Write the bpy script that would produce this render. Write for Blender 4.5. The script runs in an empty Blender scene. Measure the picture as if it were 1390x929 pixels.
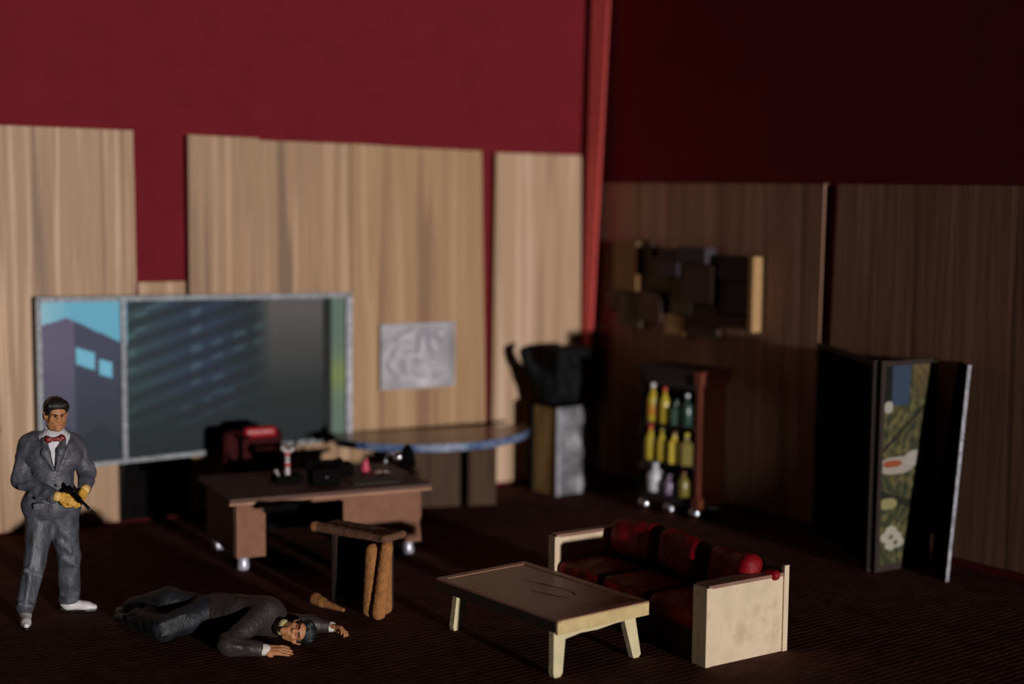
import bpy, bmesh, math, random
import numpy as np
from mathutils import Vector, Matrix, Euler

S = bpy.context.scene
C = S.collection
R = math.radians
random.seed(7)

# ------------------------------------------------------------------ camera
CAM_H = 3.46
F_PX = 2100.0
cam_data = bpy.data.cameras.new('camera')
cam = bpy.data.objects.new('camera', cam_data)
C.objects.link(cam)
pitch, roll = math.atan((464.5 - 240) / F_PX), 0.01
fw = Vector((0, math.cos(pitch), -math.sin(pitch)))
rt0 = Vector((1, 0, 0)); up0 = rt0.cross(fw)
rt = math.cos(roll) * rt0 + math.sin(roll) * up0
up = -math.sin(roll) * rt0 + math.cos(roll) * up0
cam.matrix_world = Matrix(((rt.x, up.x, -fw.x, 0), (rt.y, up.y, -fw.y, 0), (rt.z, up.z, -fw.z, CAM_H), (0, 0, 0, 1)))
cam_data.sensor_fit = 'HORIZONTAL'
cam_data.sensor_width = 36.0
cam_data.lens = 36.0 * F_PX / 1390.0
cam_data.clip_start, cam_data.clip_end = 0.1, 200
cam_data.dof.use_dof = True
cam_data.dof.focus_distance = 11.55
cam_data.dof.aperture_fstop = 0.31
S.camera = cam

# ------------------------------------------------------------------ world and light
w = bpy.data.worlds.new('dark_room'); S.world = w; w.use_nodes = True
w.node_tree.nodes['Background'].inputs[0].default_value = (0.9, 0.85, 1.0, 1)
w.node_tree.nodes['Background'].inputs[1].default_value = 0.0045
sun_d = bpy.data.lights.new('low_sun', 'SUN')
sun_d.energy = 2.5
sun_d.color = (1.0, 0.94, 0.90)
sun_d.angle = R(1.1)
sun = bpy.data.objects.new('low_sun', sun_d); C.objects.link(sun)
sun.location = (12, -10, 4)
sun.rotation_euler = Vector((-.532, .846, -.038)).to_track_quat('-Z', 'Y').to_euler()
spot_d = bpy.data.lights.new('added_fill_spot', 'SPOT')                 # added fill spot without a visible source, brightens the bottle cabinet
spot_d.energy = 650
spot_d.color = (1.0, 0.92, 0.86)
spot_d.spot_size = R(8); spot_d.spot_blend = 1.0; spot_d.shadow_soft_size = .06
spot = bpy.data.objects.new('added_fill_spot', spot_d); C.objects.link(spot)
spot.location = (3.2, 3.0, 3.0)
spot.rotation_euler = (Vector((2.06, 15.55, .85)) - spot.location).to_track_quat('-Z', 'Y').to_euler()

vs = S.view_settings
S.display_settings.display_device = 'sRGB'
vs.view_transform = 'Standard'; vs.look = 'None'; vs.exposure = 0.0; vs.gamma = 1.0
vs.use_curve_mapping = False

# ------------------------------------------------------------------ materials
def lin(c):
    return tuple(((v / 255) / 12.92 if v / 255 <= 0.04045 else ((v / 255 + 0.055) / 1.055) ** 2.4) for v in c) + (1.0,)

def nodes(name):
    m = bpy.data.materials.new(name); m.use_nodes = True
    nt = m.node_tree
    return m, nt, nt.nodes['Principled BSDF']

def mat(name, col, rough=0.6, metal=0.0, var=0.12, scale=14.0, bump=0.0, bscale=40.0, spec=0.5, stretch=(1, 1, 1), coat=0.0):
    """plain paint / cloth / card: base colour varied by noise, optional bump"""
    m, nt, b = nodes(name)
    c = lin(col)
    tc = nt.nodes.new('ShaderNodeTexCoord')
    mp = nt.nodes.new('ShaderNodeMapping'); mp.inputs['Scale'].default_value = stretch
    nt.links.new(tc.outputs['Object'], mp.inputs[0])
    n = nt.nodes.new('ShaderNodeTexNoise'); n.inputs['Scale'].default_value = scale; n.inputs['Detail'].default_value = 5
    nt.links.new(mp.outputs[0], n.inputs['Vector'])
    r = nt.nodes.new('ShaderNodeValToRGB')
    r.color_ramp.elements[0].position = 0.3; r.color_ramp.elements[1].position = 0.7
    r.color_ramp.elements[0].color = tuple(v * (1 - var) for v in c[:3]) + (1,)
    r.color_ramp.elements[1].color = tuple(min(1, v * (1 + var)) for v in c[:3]) + (1,)
    nt.links.new(n.outputs['Fac'], r.inputs[0]); nt.links.new(r.outputs[0], b.inputs['Base Color'])
    b.inputs['Roughness'].default_value = rough; b.inputs['Metallic'].default_value = metal
    b.inputs['Specular IOR Level'].default_value = spec; b.inputs['Coat Weight'].default_value = coat
    if bump:
        n2 = nt.nodes.new('ShaderNodeTexNoise'); n2.inputs['Scale'].default_value = bscale; n2.inputs['Detail'].default_value = 4
        nt.links.new(mp.outputs[0], n2.inputs['Vector'])
        bm_ = nt.nodes.new('ShaderNodeBump'); bm_.inputs['Strength'].default_value = bump; bm_.inputs['Distance'].default_value = 0.02
        nt.links.new(n2.outputs['Fac'], bm_.inputs['Height']); nt.links.new(bm_.outputs[0], b.inputs['Normal'])
    return m

def wood(name, cols, sx=16.0, sz=0.5, rough=0.55, bump=0.15, axis='Z', seed=0.0, fine=0.35):
    """vertical grain streaks: two stretched noises through a colour ramp"""
    m, nt, b = nodes(name)
    tc = nt.nodes.new('ShaderNodeTexCoord')
    mp = nt.nodes.new('ShaderNodeMapping')
    sc = {'Z': (sx, sx * .3, sz), 'X': (sz, sx, sx), 'Y': (sx, sz, sx)}[axis]
    mp.inputs['Scale'].default_value = sc
    mp.inputs['Location'].default_value = (seed, seed * .7, seed * 1.3)
    nt.links.new(tc.outputs['Object'], mp.inputs[0])
    n = nt.nodes.new('ShaderNodeTexNoise'); n.inputs['Scale'].default_value = 1.0; n.inputs['Detail'].default_value = 2; n.inputs['Roughness'].default_value = .5
    n.inputs['Distortion'].default_value = .35
    nt.links.new(mp.outputs[0], n.inputs['Vector'])
    n2 = nt.nodes.new('ShaderNodeTexNoise'); n2.inputs['Scale'].default_value = 5.0; n2.inputs['Detail'].default_value = 2
    nt.links.new(mp.outputs[0], n2.inputs['Vector'])
    mx = nt.nodes.new('ShaderNodeMix'); mx.data_type = 'FLOAT'; mx.inputs[0].default_value = fine
    nt.links.new(n.outputs['Fac'], mx.inputs[2]); nt.links.new(n2.outputs['Fac'], mx.inputs[3])
    r = nt.nodes.new('ShaderNodeValToRGB'); e = r.color_ramp.elements
    k = len(cols)
    e[0].position = .38; e[0].color = lin(cols[0]); e[1].position = .62; e[1].color = lin(cols[-1])
    for i in range(1, k - 1):
        q = e.new(.38 + .24 * i / (k - 1)); q.color = lin(cols[i])
    nt.links.new(mx.outputs[0], r.inputs[0]); nt.links.new(r.outputs[0], b.inputs['Base Color'])
    b.inputs['Roughness'].default_value = rough
    bp = nt.nodes.new('ShaderNodeBump'); bp.inputs['Strength'].default_value = bump; bp.inputs['Distance'].default_value = .02
    nt.links.new(mx.outputs[0], bp.inputs['Height']); nt.links.new(bp.outputs[0], b.inputs['Normal'])
    return m

def marble(name, cols, scale=6.0, rough=0.35, metal=0.0, bump=0.0, dist=1.5):
    m, nt, b = nodes(name)
    tc = nt.nodes.new('ShaderNodeTexCoord')
    n = nt.nodes.new('ShaderNodeTexNoise'); n.inputs['Scale'].default_value = scale; n.inputs['Detail'].default_value = 6; n.inputs['Distortion'].default_value = dist
    nt.links.new(tc.outputs['Object'], n.inputs['Vector'])
    r = nt.nodes.new('ShaderNodeValToRGB'); e = r.color_ramp.elements
    e[0].position = .3; e[0].color = lin(cols[0]); e[1].position = .7; e[1].color = lin(cols[-1])
    for i in range(1, len(cols) - 1):
        q = e.new(.3 + .4 * i / (len(cols) - 1)); q.color = lin(cols[i])
    nt.links.new(n.outputs['Fac'], r.inputs[0]); nt.links.new(r.outputs[0], b.inputs['Base Color'])
    b.inputs['Roughness'].default_value = rough; b.inputs['Metallic'].default_value = metal
    if bump:
        bp = nt.nodes.new('ShaderNodeBump'); bp.inputs['Strength'].default_value = bump; bp.inputs['Distance'].default_value = .03
        nt.links.new(n.outputs['Fac'], bp.inputs['Height']); nt.links.new(bp.outputs[0], b.inputs['Normal'])
    return m

def carpet_material():
    """dark brown ribbed cloth: wave ridges plus fine noise"""
    m, nt, b = nodes('ribbed_carpet')
    tc = nt.nodes.new('ShaderNodeTexCoord')
    mp = nt.nodes.new('ShaderNodeMapping'); mp.inputs['Rotation'].default_value = (0, 0, R(-38))
    nt.links.new(tc.outputs['Object'], mp.inputs[0])
    wv = nt.nodes.new('ShaderNodeTexWave'); wv.bands_direction = 'Y'; wv.inputs['Scale'].default_value = 5.0
    wv.inputs['Distortion'].default_value = 3.5; wv.inputs['Detail'].default_value = 4; wv.inputs['Detail Scale'].default_value = 2.2; wv.inputs['Detail Roughness'].default_value = .65
    nt.links.new(mp.outputs[0], wv.inputs['Vector'])
    n = nt.nodes.new('ShaderNodeTexNoise'); n.inputs['Scale'].default_value = 5; n.inputs['Detail'].default_value = 9; n.inputs['Roughness'].default_value = .7
    nt.links.new(mp.outputs[0], n.inputs['Vector'])
    r = nt.nodes.new('ShaderNodeValToRGB')
    r.color_ramp.elements[0].position = .3; r.color_ramp.elements[0].color = lin((58, 34, 30))
    r.color_ramp.elements[1].position = .7; r.color_ramp.elements[1].color = lin((104, 64, 54))
    nt.links.new(n.outputs['Fac'], r.inputs[0]); nt.links.new(r.outputs[0], b.inputs['Base Color'])
    b.inputs['Roughness'].default_value = .95; b.inputs['Specular IOR Level'].default_value = .1
    bp = nt.nodes.new('ShaderNodeBump'); bp.inputs['Strength'].default_value = .26; bp.inputs['Distance'].default_value = .012
    nt.links.new(wv.outputs['Fac'], bp.inputs['Height'])
    n3 = nt.nodes.new('ShaderNodeTexNoise'); n3.inputs['Scale'].default_value = 60; nt.links.new(mp.outputs[0], n3.inputs['Vector'])
    bp2 = nt.nodes.new('ShaderNodeBump'); bp2.inputs['Strength'].default_value = .35; bp2.inputs['Distance'].default_value = .01
    nt.links.new(n3.outputs['Fac'], bp2.inputs['Height']); nt.links.new(bp.outputs[0], bp2.inputs['Normal'])
    nt.links.new(bp2.outputs[0], b.inputs['Normal'])
    return m

def print_material(name, rough=.5):
    """flat print: its colours are stored on the sheet's own vertices"""
    m, nt, b = nodes(name)
    a = nt.nodes.new('ShaderNodeVertexColor'); a.layer_name = 'print'
    nt.links.new(a.outputs[0], b.inputs['Base Color']); b.inputs['Roughness'].default_value = rough; b.inputs['Specular IOR Level'].default_value = .2
    return m

M = {
    'floor': carpet_material(),
    'red_wall': mat('dark_red_card', (108, 26, 34), .9, spec=.15, var=.08, scale=3, bump=.05, bscale=60),
    'red_wall_right': mat('dark_red_card_shaded_side', (120, 30, 38), .8, var=.10, scale=3),
    'red_edge': mat('cut_red_card_edge', (214, 84, 80), .7, var=.1),
    'panel_a': wood('oak_veneer_striped', [(118, 86, 58), (164, 128, 94), (150, 114, 80), (192, 158, 128)], 14, .22, seed=3.1, fine=.16),
    'panel_b': wood('oak_veneer_pale', [(116, 84, 54), (160, 124, 88), (146, 110, 76), (178, 142, 110)], 12, .2, seed=9.4, fine=.14),
    'panel_c': wood('oak_veneer_broad', [(130, 92, 58), (164, 128, 88), (154, 116, 76), (174, 138, 100)], 6, .16, seed=21.7, fine=.14),
    'panel_d': wood('oak_veneer_pink', [(150, 116, 86), (178, 144, 114), (168, 134, 102), (194, 162, 136)], 8, .18, seed=31.2, fine=.14),
    'panel_r': wood('oak_veneer_right', [(118, 86, 66), (160, 120, 96), (142, 104, 82), (172, 132, 110)], 9, .2, seed=44.0, fine=.14),
    'walnut': wood('dark_walnut', [(54, 36, 24), (76, 53, 36), (64, 45, 30)], 14, .5, rough=.9, seed=5.0),
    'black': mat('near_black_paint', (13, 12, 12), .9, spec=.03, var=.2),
    'desk_top': wood('dark_stained_desk_top', [(66, 40, 32), (86, 52, 42), (78, 48, 38)], 9, .8, axis='X', rough=.7, bump=.1, seed=2),
    'desk_front': wood('pinkish_brown_card', [(118, 78, 57), (134, 90, 68), (125, 83, 62)], 2.2, 1.8, rough=.8, bump=.05, seed=4),
    'desk_side': wood('brown_desk_side', [(84, 56, 44), (100, 68, 54)], 3, 2, rough=.8, seed=8),
    'edge_wood': wood('raw_wood_edge', [(140, 92, 62), (166, 120, 86)], 5, 2, axis='X', seed=6),
    'silver': marble('silver_foil', [(120, 120, 130), (156, 156, 166), (186, 186, 194)], 14, .5, .2, .4),
    'relief': marble('pewter_relief', [(126, 122, 130), (152, 149, 156), (184, 181, 188)], 3.0, .5, .15, .0, .4),
    'foot_metal': mat('pale_metal_foot', (196, 196, 210), .3, .35, var=.04),
    'relief_lit': mat('pewter_relief_lit', (186, 183, 191), .55, var=.12, scale=8),  # paler copy of the pewter, paints light onto the raised figures
    'frame_grey': marble('dull_foil', [(96, 100, 106), (128, 132, 138), (154, 158, 164)], 14, .55, .1, .3),
    'chrome': mat('chrome', (225, 225, 235), .12, 1.0, var=.02),
    'blue_marble': marble('blue_marbled_edge', [(32, 54, 88), (60, 86, 130), (112, 130, 156), (40, 62, 110)], 5, .4),
    'counter_top': wood('varnished_counter_top', [(130, 104, 88), (158, 128, 108)], 5, 1, axis='X', rough=.25, seed=12),
    'pedestal_side': wood('olive_stained_wood', [(150, 122, 72), (190, 158, 100), (168, 136, 84)], 10, .4, seed=14),
    'pedestal_front': marble('grey_stone_sheet', [(70, 70, 74), (112, 112, 118), (168, 168, 174)], 4.5, .5, .1, .1, .8),
    'bronze': mat('blackened_bronze', (14, 15, 16), .7, 0, spec=.12, var=.3, bump=.3, bscale=14),
    'mahogany': wood('mahogany', [(96, 48, 36), (118, 60, 44), (108, 52, 40)], 10, .6, rough=.5, seed=17),
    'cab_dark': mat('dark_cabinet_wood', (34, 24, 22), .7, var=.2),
    'cream': wood('cream_balsa', [(200, 176, 146), (224, 202, 174), (214, 192, 162)], 4, 1.2, rough=.7, bump=.1, seed=25, fine=.5),
    'cream_leg': mat('cream_paint', (214, 200, 160), .6, var=.08, scale=9, bump=.2, bscale=30),
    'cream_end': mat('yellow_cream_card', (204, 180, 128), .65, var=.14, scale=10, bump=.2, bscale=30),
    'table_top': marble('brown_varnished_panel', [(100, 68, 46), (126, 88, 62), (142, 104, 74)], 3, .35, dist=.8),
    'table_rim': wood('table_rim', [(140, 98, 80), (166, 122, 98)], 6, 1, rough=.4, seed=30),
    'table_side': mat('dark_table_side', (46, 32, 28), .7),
    'sofa_trim': wood('dark_arm_top', [(128, 96, 82), (154, 118, 100)], 8, 1, axis='Y', rough=.4, seed=33),
    'sofa_base': mat('dark_sofa_base', (44, 30, 26), .8),
    'red_velvet': mat('dark_red_paint_cloth', (134, 11, 21), .5, spec=.2, var=.30, scale=8, bump=.5, bscale=26),
    'red_gloss': mat('bright_red_vinyl', (156, 12, 24), .4, var=.12, bump=.2),
    'maroon': mat('maroon_vinyl', (54, 8, 13), .8, spec=.15, var=.2),
    'suede': mat('tan_fuzzy_cloth', (168, 112, 62), .95, var=.22, scale=24, bump=.8, bscale=90),
    'suede_top': mat('worn_brown_cloth', (110, 72, 52), .9, var=.2, bump=.5, bscale=60),
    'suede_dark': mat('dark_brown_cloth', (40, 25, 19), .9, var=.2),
    'suit': mat('grey_painted_suit', (78, 79, 87), .5, var=.34, scale=15, bump=.5, bscale=34),
    'trouser': mat('grey_painted_trousers', (78, 80, 88), .5, var=.5, scale=14, bump=.55, bscale=30, stretch=(1, 1, .5)),
    'shirt': mat('white_painted_shirt', (206, 206, 212), .6, var=.08, bump=.4, bscale=60),
    'bow': mat('red_bow_tie', (118, 16, 24), .4, var=.3, scale=60, bump=.4, bscale=90),
    'bow_dot': mat('pale_dot', (215, 190, 190), .4),
    'skin': mat('painted_skin', (180, 122, 80), .55, var=.18, scale=22, bump=.2, bscale=40),
    'skin_lip': mat('painted_lip', (150, 82, 64), .5),
    'brow': mat('dark_brow', (38, 24, 18), .7),
    'hair': mat('black_painted_hair', (22, 19, 19), .45, var=.3, bump=.6, bscale=70, stretch=(1, 1, .4)),
    'glove': mat('ochre_glove', (206, 154, 58), .6, var=.2, scale=20, bump=.4, bscale=40),
    'glove_cuff': mat('pale_ochre_cuff', (224, 186, 108), .6, var=.1),
    'shoe': mat('white_spat_shoe', (212, 208, 210), .4, var=.08, bump=.2),
    'sole': mat('black_sole', (18, 16, 16), .4),
    'gunmetal': mat('black_gunmetal', (17, 17, 19), .28, .6, var=.2),
    'jacket2': mat('grey_brown_jacket', (52, 44, 43), .5, var=.22, bump=.5, bscale=30),
    'trouser2': mat('charcoal_trousers', (24, 26, 32), .6, var=.4, bump=.5, bscale=26),
    'hair2': mat('dark_teal_hair', (24, 30, 33), .35, var=.3, bump=.7, bscale=60),
    'cuff': mat('white_cuff', (214, 206, 198), .5),
    'collar2': mat('cream_collar', (190, 176, 130), .5, var=.1),
    'screen_frame': mat('dark_screen_frame', (50, 38, 35), .7, spec=.2),
    'screen_back': mat('black_lacquer', (12, 10, 11), .9, spec=.03, var=.2),
    'screen_print': print_material('painted_screen_sheet'),
    'city_print': print_material('city_backdrop_print', .6),
    'seam': mat('dark_crack', (36, 24, 20), .8),
}
for nm, c in dict(chalk=(166, 156, 158), yellow=(188, 166, 56), amber=(196, 132, 40), red=(190, 40, 24), white=(206, 206, 214), green=(44, 70, 62), violet=(140, 120, 150), olive=(120, 108, 52), brown=(104, 62, 38)).items():
    M['glaze_' + nm] = mat('glazed_' + nm, c, .25, var=.1)
for nm, c in dict(ochre=(120, 84, 44), umber=(64, 42, 32), slate=(56, 46, 56), olive=(72, 60, 38), tan=(176, 138, 92), dusk=(78, 52, 44)).items():
    M['block_' + nm] = mat('stained_block_' + nm, c, .7, var=.15)

# ------------------------------------------------------------------ object helpers
def tag(o, label=None, cat=None, group=None, kind=None):
    if label: o['label'] = label
    if cat: o['category'] = cat
    if group: o['group'] = group
    if kind: o['kind'] = kind
    return o

def empty(name, loc, rz=0.0, label=None, cat=None, group=None, kind=None):
    o = bpy.data.objects.new(name, None); C.objects.link(o)
    o.empty_display_size = .2
    o.location = loc; o.rotation_euler = (0, 0, rz)
    return tag(o, label, cat, group, kind)

def link(name, me, m, parent=None, label=None):
    for x in (m if isinstance(m, (list, tuple)) else [m]):
        me.materials.append(x)
    o = bpy.data.objects.new(name, me); C.objects.link(o)
    if parent is not None: o.parent = parent
    if label: o['label'] = label
    return o

def build(name, bm, m, parent=None, bevel=0.0, seg=2, smooth=False, label=None):
    if bevel:
        bmesh.ops.bevel(bm, geom=[e for e in bm.edges if e.is_manifold and e.calc_face_angle(0) > .5], offset=bevel, segments=seg, affect='EDGES', clamp_overlap=True)
    bmesh.ops.recalc_face_normals(bm, faces=bm.faces)
    me = bpy.data.meshes.new(name); bm.to_mesh(me); bm.free()
    if smooth:
        for p in me.polygons: p.use_smooth = True
    return link(name, me, m, parent, label)

def box(bm, x0, x1, y0, y1, z0, z1, rot=None):
    v = [Vector((x, y, z)) for x in (x0, x1) for y in (y0, y1) for z in (z0, z1)]
    if rot is not None: v = [rot @ q for q in v]
    v = [bm.verts.new(q) for q in v]
    for f in ((0, 1, 3, 2), (4, 6, 7, 5), (0, 4, 5, 1), (2, 3, 7, 6), (0, 2, 6, 4), (1, 5, 7, 3)):
        bm.faces.new([v[i] for i in f])
    return v

def B(name, m, parent, x0, x1, y0, y1, z0, z1, bevel=.006, label=None, rot=None):
    bm = bmesh.new(); box(bm, x0, x1, y0, y1, z0, z1, rot)
    return build(name, bm, m, parent, bevel, 2, False, label)

def prism(bm, pts, a, b, axis='z'):
    """closed outline pts (2D) extruded between a and b along axis"""
    def P(p, t):
        return {'z': (p[0], p[1], t), 'y': (p[0], t, p[1]), 'x': (t, p[0], p[1])}[axis]
    lo = [bm.verts.new(P(p, a)) for p in pts]; hi = [bm.verts.new(P(p, b)) for p in pts]
    n = len(pts)
    bm.faces.new(lo[::-1]); bm.faces.new(hi)
    for i in range(n):
        bm.faces.new((lo[i], lo[(i + 1) % n], hi[(i + 1) % n], hi[i]))

def lathe(bm, prof, seg=24, off=(0, 0, 0), mtx=None):
    """prof: (radius, height) list turned about z"""
    rings = []
    for r_, z in prof:
        ring = []
        for k in range(seg):
            a = 2 * math.pi * k / seg
            p = Vector((r_ * math.cos(a), r_ * math.sin(a), z))
            if mtx is not None: p = mtx @ p
            ring.append(bm.verts.new(p + Vector(off)))
        rings.append(ring)
    for a, b in zip(rings, rings[1:]):
        for k in range(seg):
            bm.faces.new((a[k], a[(k + 1) % seg], b[(k + 1) % seg], b[k]))
    bm.faces.new(rings[0][::-1]); bm.faces.new(rings[-1])

def tube(bm, p0, p1, r0, r1=None, seg=12):
    r1 = r0 if r1 is None else r1
    p0, p1 = Vector(p0), Vector(p1); d = p1 - p0
    mtx = d.to_track_quat('Z', 'Y').to_matrix()
    lathe(bm, [(r0, 0), (r1, d.length)], seg, p0, mtx)

def ball(bm, c, r, seg=16):
    prof = [(max(1e-4, r * math.sin(math.pi * i / seg)), -r * math.cos(math.pi * i / seg)) for i in range(seg + 1)]
    lathe(bm, prof, seg, c)

# ---- organic surfaces: smooth union of tapered capsules and ellipsoids, meshed by surface nets
def sd_cap(X, a, b, ra, rb):
    a = np.array(a, float); b = np.array(b, float); ab = b - a
    t = np.clip(((X - a) @ ab) / max(ab @ ab, 1e-12), 0, 1)
    return np.linalg.norm(X - a - t[..., None] * ab, axis=-1) - (ra + (rb - ra) * t)

def sd_ell(X, c, r, rot=None):
    P = X - np.array(c, float)
    if rot is not None: P = P @ np.array(Euler(rot).to_matrix())
    r = np.array(r, float)
    k0 = np.linalg.norm(P / r, axis=-1); k1 = np.linalg.norm(P / (r * r), axis=-1)
    return k0 * (k0 - 1) / np.maximum(k1, 1e-9)

def sd_box(X, c, r, rad, rot=None):
    P = X - np.array(c, float)
    if rot is not None: P = P @ np.array(Euler(rot).to_matrix())
    q = np.abs(P) - (np.array(r, float) - rad)
    return np.linalg.norm(np.maximum(q, 0), axis=-1) + np.minimum(q.max(-1), 0) - rad

def prim_bounds(p):
    if p[0] == 'c':
        a, b, ra, rb = np.array(p[1], float), np.array(p[2], float), p[3], p[4]
        return np.minimum(a - ra, b - rb), np.maximum(a + ra, b + rb)
    m_ = np.linalg.norm(p[2]) if (len(p) > 4 and p[4] is not None) or (p[0] == 'e' and len(p) > 3 and p[3] is not None) else None
    r = np.array(p[2], float) if m_ is None else np.full(3, m_)
    return np.array(p[1], float) - r, np.array(p[1], float) + r

def sd_prim(p, X):
    if p[0] == 'c': return sd_cap(X, p[1], p[2], p[3], p[4])
    if p[0] == 'e': return sd_ell(X, p[1], p[2], p[3] if len(p) > 3 else None)
    return sd_box(X, p[1], p[2], p[3], p[4] if len(p) > 4 else None)

def blob(prims, h, k=.03, cut=(), kc=.01, noise=None, clip=None, fine=()):
    """vertices and quads of the union of prims, minus the prims in cut; noise(X) is added to the distance; clip(X) is a distance to intersect with"""
    every = list(prims) + list(fine)
    lo = np.min([prim_bounds(p)[0] for p in every], 0) - 3 * h - k * .4
    hi = np.max([prim_bounds(p)[1] for p in every], 0) + 3 * h + k * .4
    n = np.ceil((hi - lo) / h).astype(int) + 1
    ax = [lo[i] + h * np.arange(n[i]) for i in range(3)]
    F = np.full(n, .5)
    def block(p, pad):
        a, b = prim_bounds(p)
        i0 = np.clip(np.floor((a - pad - lo) / h).astype(int), 0, n - 1); i1 = np.clip(np.ceil((b + pad - lo) / h).astype(int) + 1, 1, n)
        s = tuple(slice(i0[i], i1[i]) for i in range(3))
        X = np.stack(np.meshgrid(*[ax[i][s[i]] for i in range(3)], indexing='ij'), -1)
        return s, X
    for n_, p in enumerate(every):
        if n_ >= len(prims): k = .005                        # crisp joins between fingers
        s, X = block(p, k + 3 * h)
        d = sd_prim(p, X); f = F[s]
        hh = np.clip(.5 + .5 * (f - d) / k, 0, 1)
        F[s] = f * (1 - hh) + d * hh - k * hh * (1 - hh)
    for p in cut:
        s, X = block(p, kc + 3 * h)
        d = -sd_prim(p, X); f = F[s]
        hh = np.clip(.5 - .5 * (f - d) / kc, 0, 1)
        F[s] = f * (1 - hh) + d * hh + kc * hh * (1 - hh)
    if noise is not None or clip is not None:
        X = np.stack(np.meshgrid(*ax, indexing='ij'), -1)
        if noise is not None: F = F + noise(X)
        if clip is not None: F = np.maximum(F, clip(X))
    sg = F < 0
    m = np.array(F.shape) - 1
    cnt = np.zeros(m); acc = np.zeros(tuple(m) + (3,))
    def sl(o): return tuple(slice(o[i], o[i] + m[i]) for i in range(3))
    corners = [(i, j, l) for i in (0, 1) for j in (0, 1) for l in (0, 1)]
    for a in corners:
        for d in range(3):
            if a[d]: continue
            b = list(a); b[d] = 1; b = tuple(b)
            fa, fb = F[sl(a)], F[sl(b)]
            cr = sg[sl(a)] != sg[sl(b)]
            t = np.where(cr, fa / np.where(cr, fa - fb, 1), 0)
            cnt += cr
            for q in range(3):
                acc[..., q] += np.where(cr, a[q] + (t if q == d else 0), 0)
    act = cnt > 0
    idx = np.full(m, -1); idx[act] = np.arange(act.sum())
    g = np.stack(np.nonzero(act), -1)
    V = lo + h * (g + acc[act] / cnt[act][:, None])
    Q = []
    for d in range(3):
        u, v = (d + 1) % 3, (d + 2) % 3
        sa = [slice(None)] * 3; sb = [slice(None)] * 3
        sa[d] = slice(0, -1); sb[d] = slice(1, None)
        for q in (u, v):
            sa[q] = slice(1, -1); sb[q] = slice(1, -1)
        A_, B_ = sg[tuple(sa)], sg[tuple(sb)]
        e = np.stack(np.nonzero(A_ != B_), -1)
        if not len(e): continue
        flip = A_[tuple(e.T)]
        base = e.copy(); base[:, u] += 1; base[:, v] += 1
        def cell(du, dv):
            c = base.copy(); c[:, u] -= du; c[:, v] -= dv
            return idx[tuple(c.T)]
        quad = np.stack([cell(1, 1), cell(0, 1), cell(0, 0), cell(1, 0)], -1)
        quad = np.where(flip[:, None], quad, quad[:, ::-1])
        Q.append(quad)
    Q = np.concatenate(Q)
    return V, Q[(Q >= 0).all(1)]

def organic(name, prims, h, m, parent=None, k=.03, cut=(), kc=.01, noise=None, clip=None, label=None, mtx=None, relax=1, fine=()):
    V, Q = blob(prims, h, k, cut, kc, noise, clip, fine)
    for _ in range(relax):                                   # one gentle smoothing pass
        s = np.zeros_like(V); c = np.zeros(len(V))
        for a, b in ((0, 1), (1, 2), (2, 3), (3, 0)):
            np.add.at(s, Q[:, a], V[Q[:, b]]); np.add.at(c, Q[:, a], 1)
            np.add.at(s, Q[:, b], V[Q[:, a]]); np.add.at(c, Q[:, b], 1)
        V = V * .5 + .5 * s / np.maximum(c, 1)[:, None]
    if mtx is not None:
        V = V @ np.array(mtx.to_3x3()).T + np.array(mtx.translation)
    me = bpy.data.meshes.new(name)
    me.from_pydata(V.tolist(), [], Q.tolist())
    me.update()
    me.polygons.foreach_set('use_smooth', [True] * len(me.polygons))
    return link(name, me, m, parent, label)

def folds(amp, freq, seed=0, dirs=5, stretch=(1, 1, 1)):
    rs = np.random.RandomState(seed)
    D = rs.normal(size=(dirs, 3)) * np.array(stretch); ph = rs.rand(dirs) * 6.28; W = rs.normal(size=(dirs, 3))
    def f(X):
        o = 0
        for i in range(dirs):
            warp = .6 * np.sin(X @ (W[i] * freq * .35) + ph[i])
            o = o + np.sin(X @ (D[i] * freq) + ph[i] * 3 + warp)
        return amp * o / dirs
    return f

def sheet(name, W, H, nx, ny, paint, m, parent, y):
    """flat printed sheet in the x-z plane at depth y, corners W(v), H(u) given by functions"""
    verts, cols = [], []
    for j in range(ny + 1):
        for i in range(nx + 1):
            u, v = i / nx, j / ny
            verts.append((W(u, v), y, H(u, v))); cols.append(lin(paint(u, v)))
    faces = [(j * (nx + 1) + i, j * (nx + 1) + i + 1, (j + 1) * (nx + 1) + i + 1, (j + 1) * (nx + 1) + i) for j in range(ny) for i in range(nx)]
    me = bpy.data.meshes.new(name); me.from_pydata(verts, [], faces); me.update()
    at = me.color_attributes.new('print', 'FLOAT_COLOR', 'POINT')
    at.data.foreach_set('color', np.array(cols, dtype=np.float32).ravel())
    return link(name, me, m, parent)

# ================================================================== SETTING
floor = B('floor', M['floor'], None, -9, 9, 5, 20.5, -.1, 0, 0); tag(floor, 'dark brown ribbed cloth floor of the model room', kind='structure')

LP, LA = Vector((-4.95, 14.52, 0)), R(29)
RP, RA = Vector((3.93, 13.87, 0)), R(-53.5)

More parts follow.
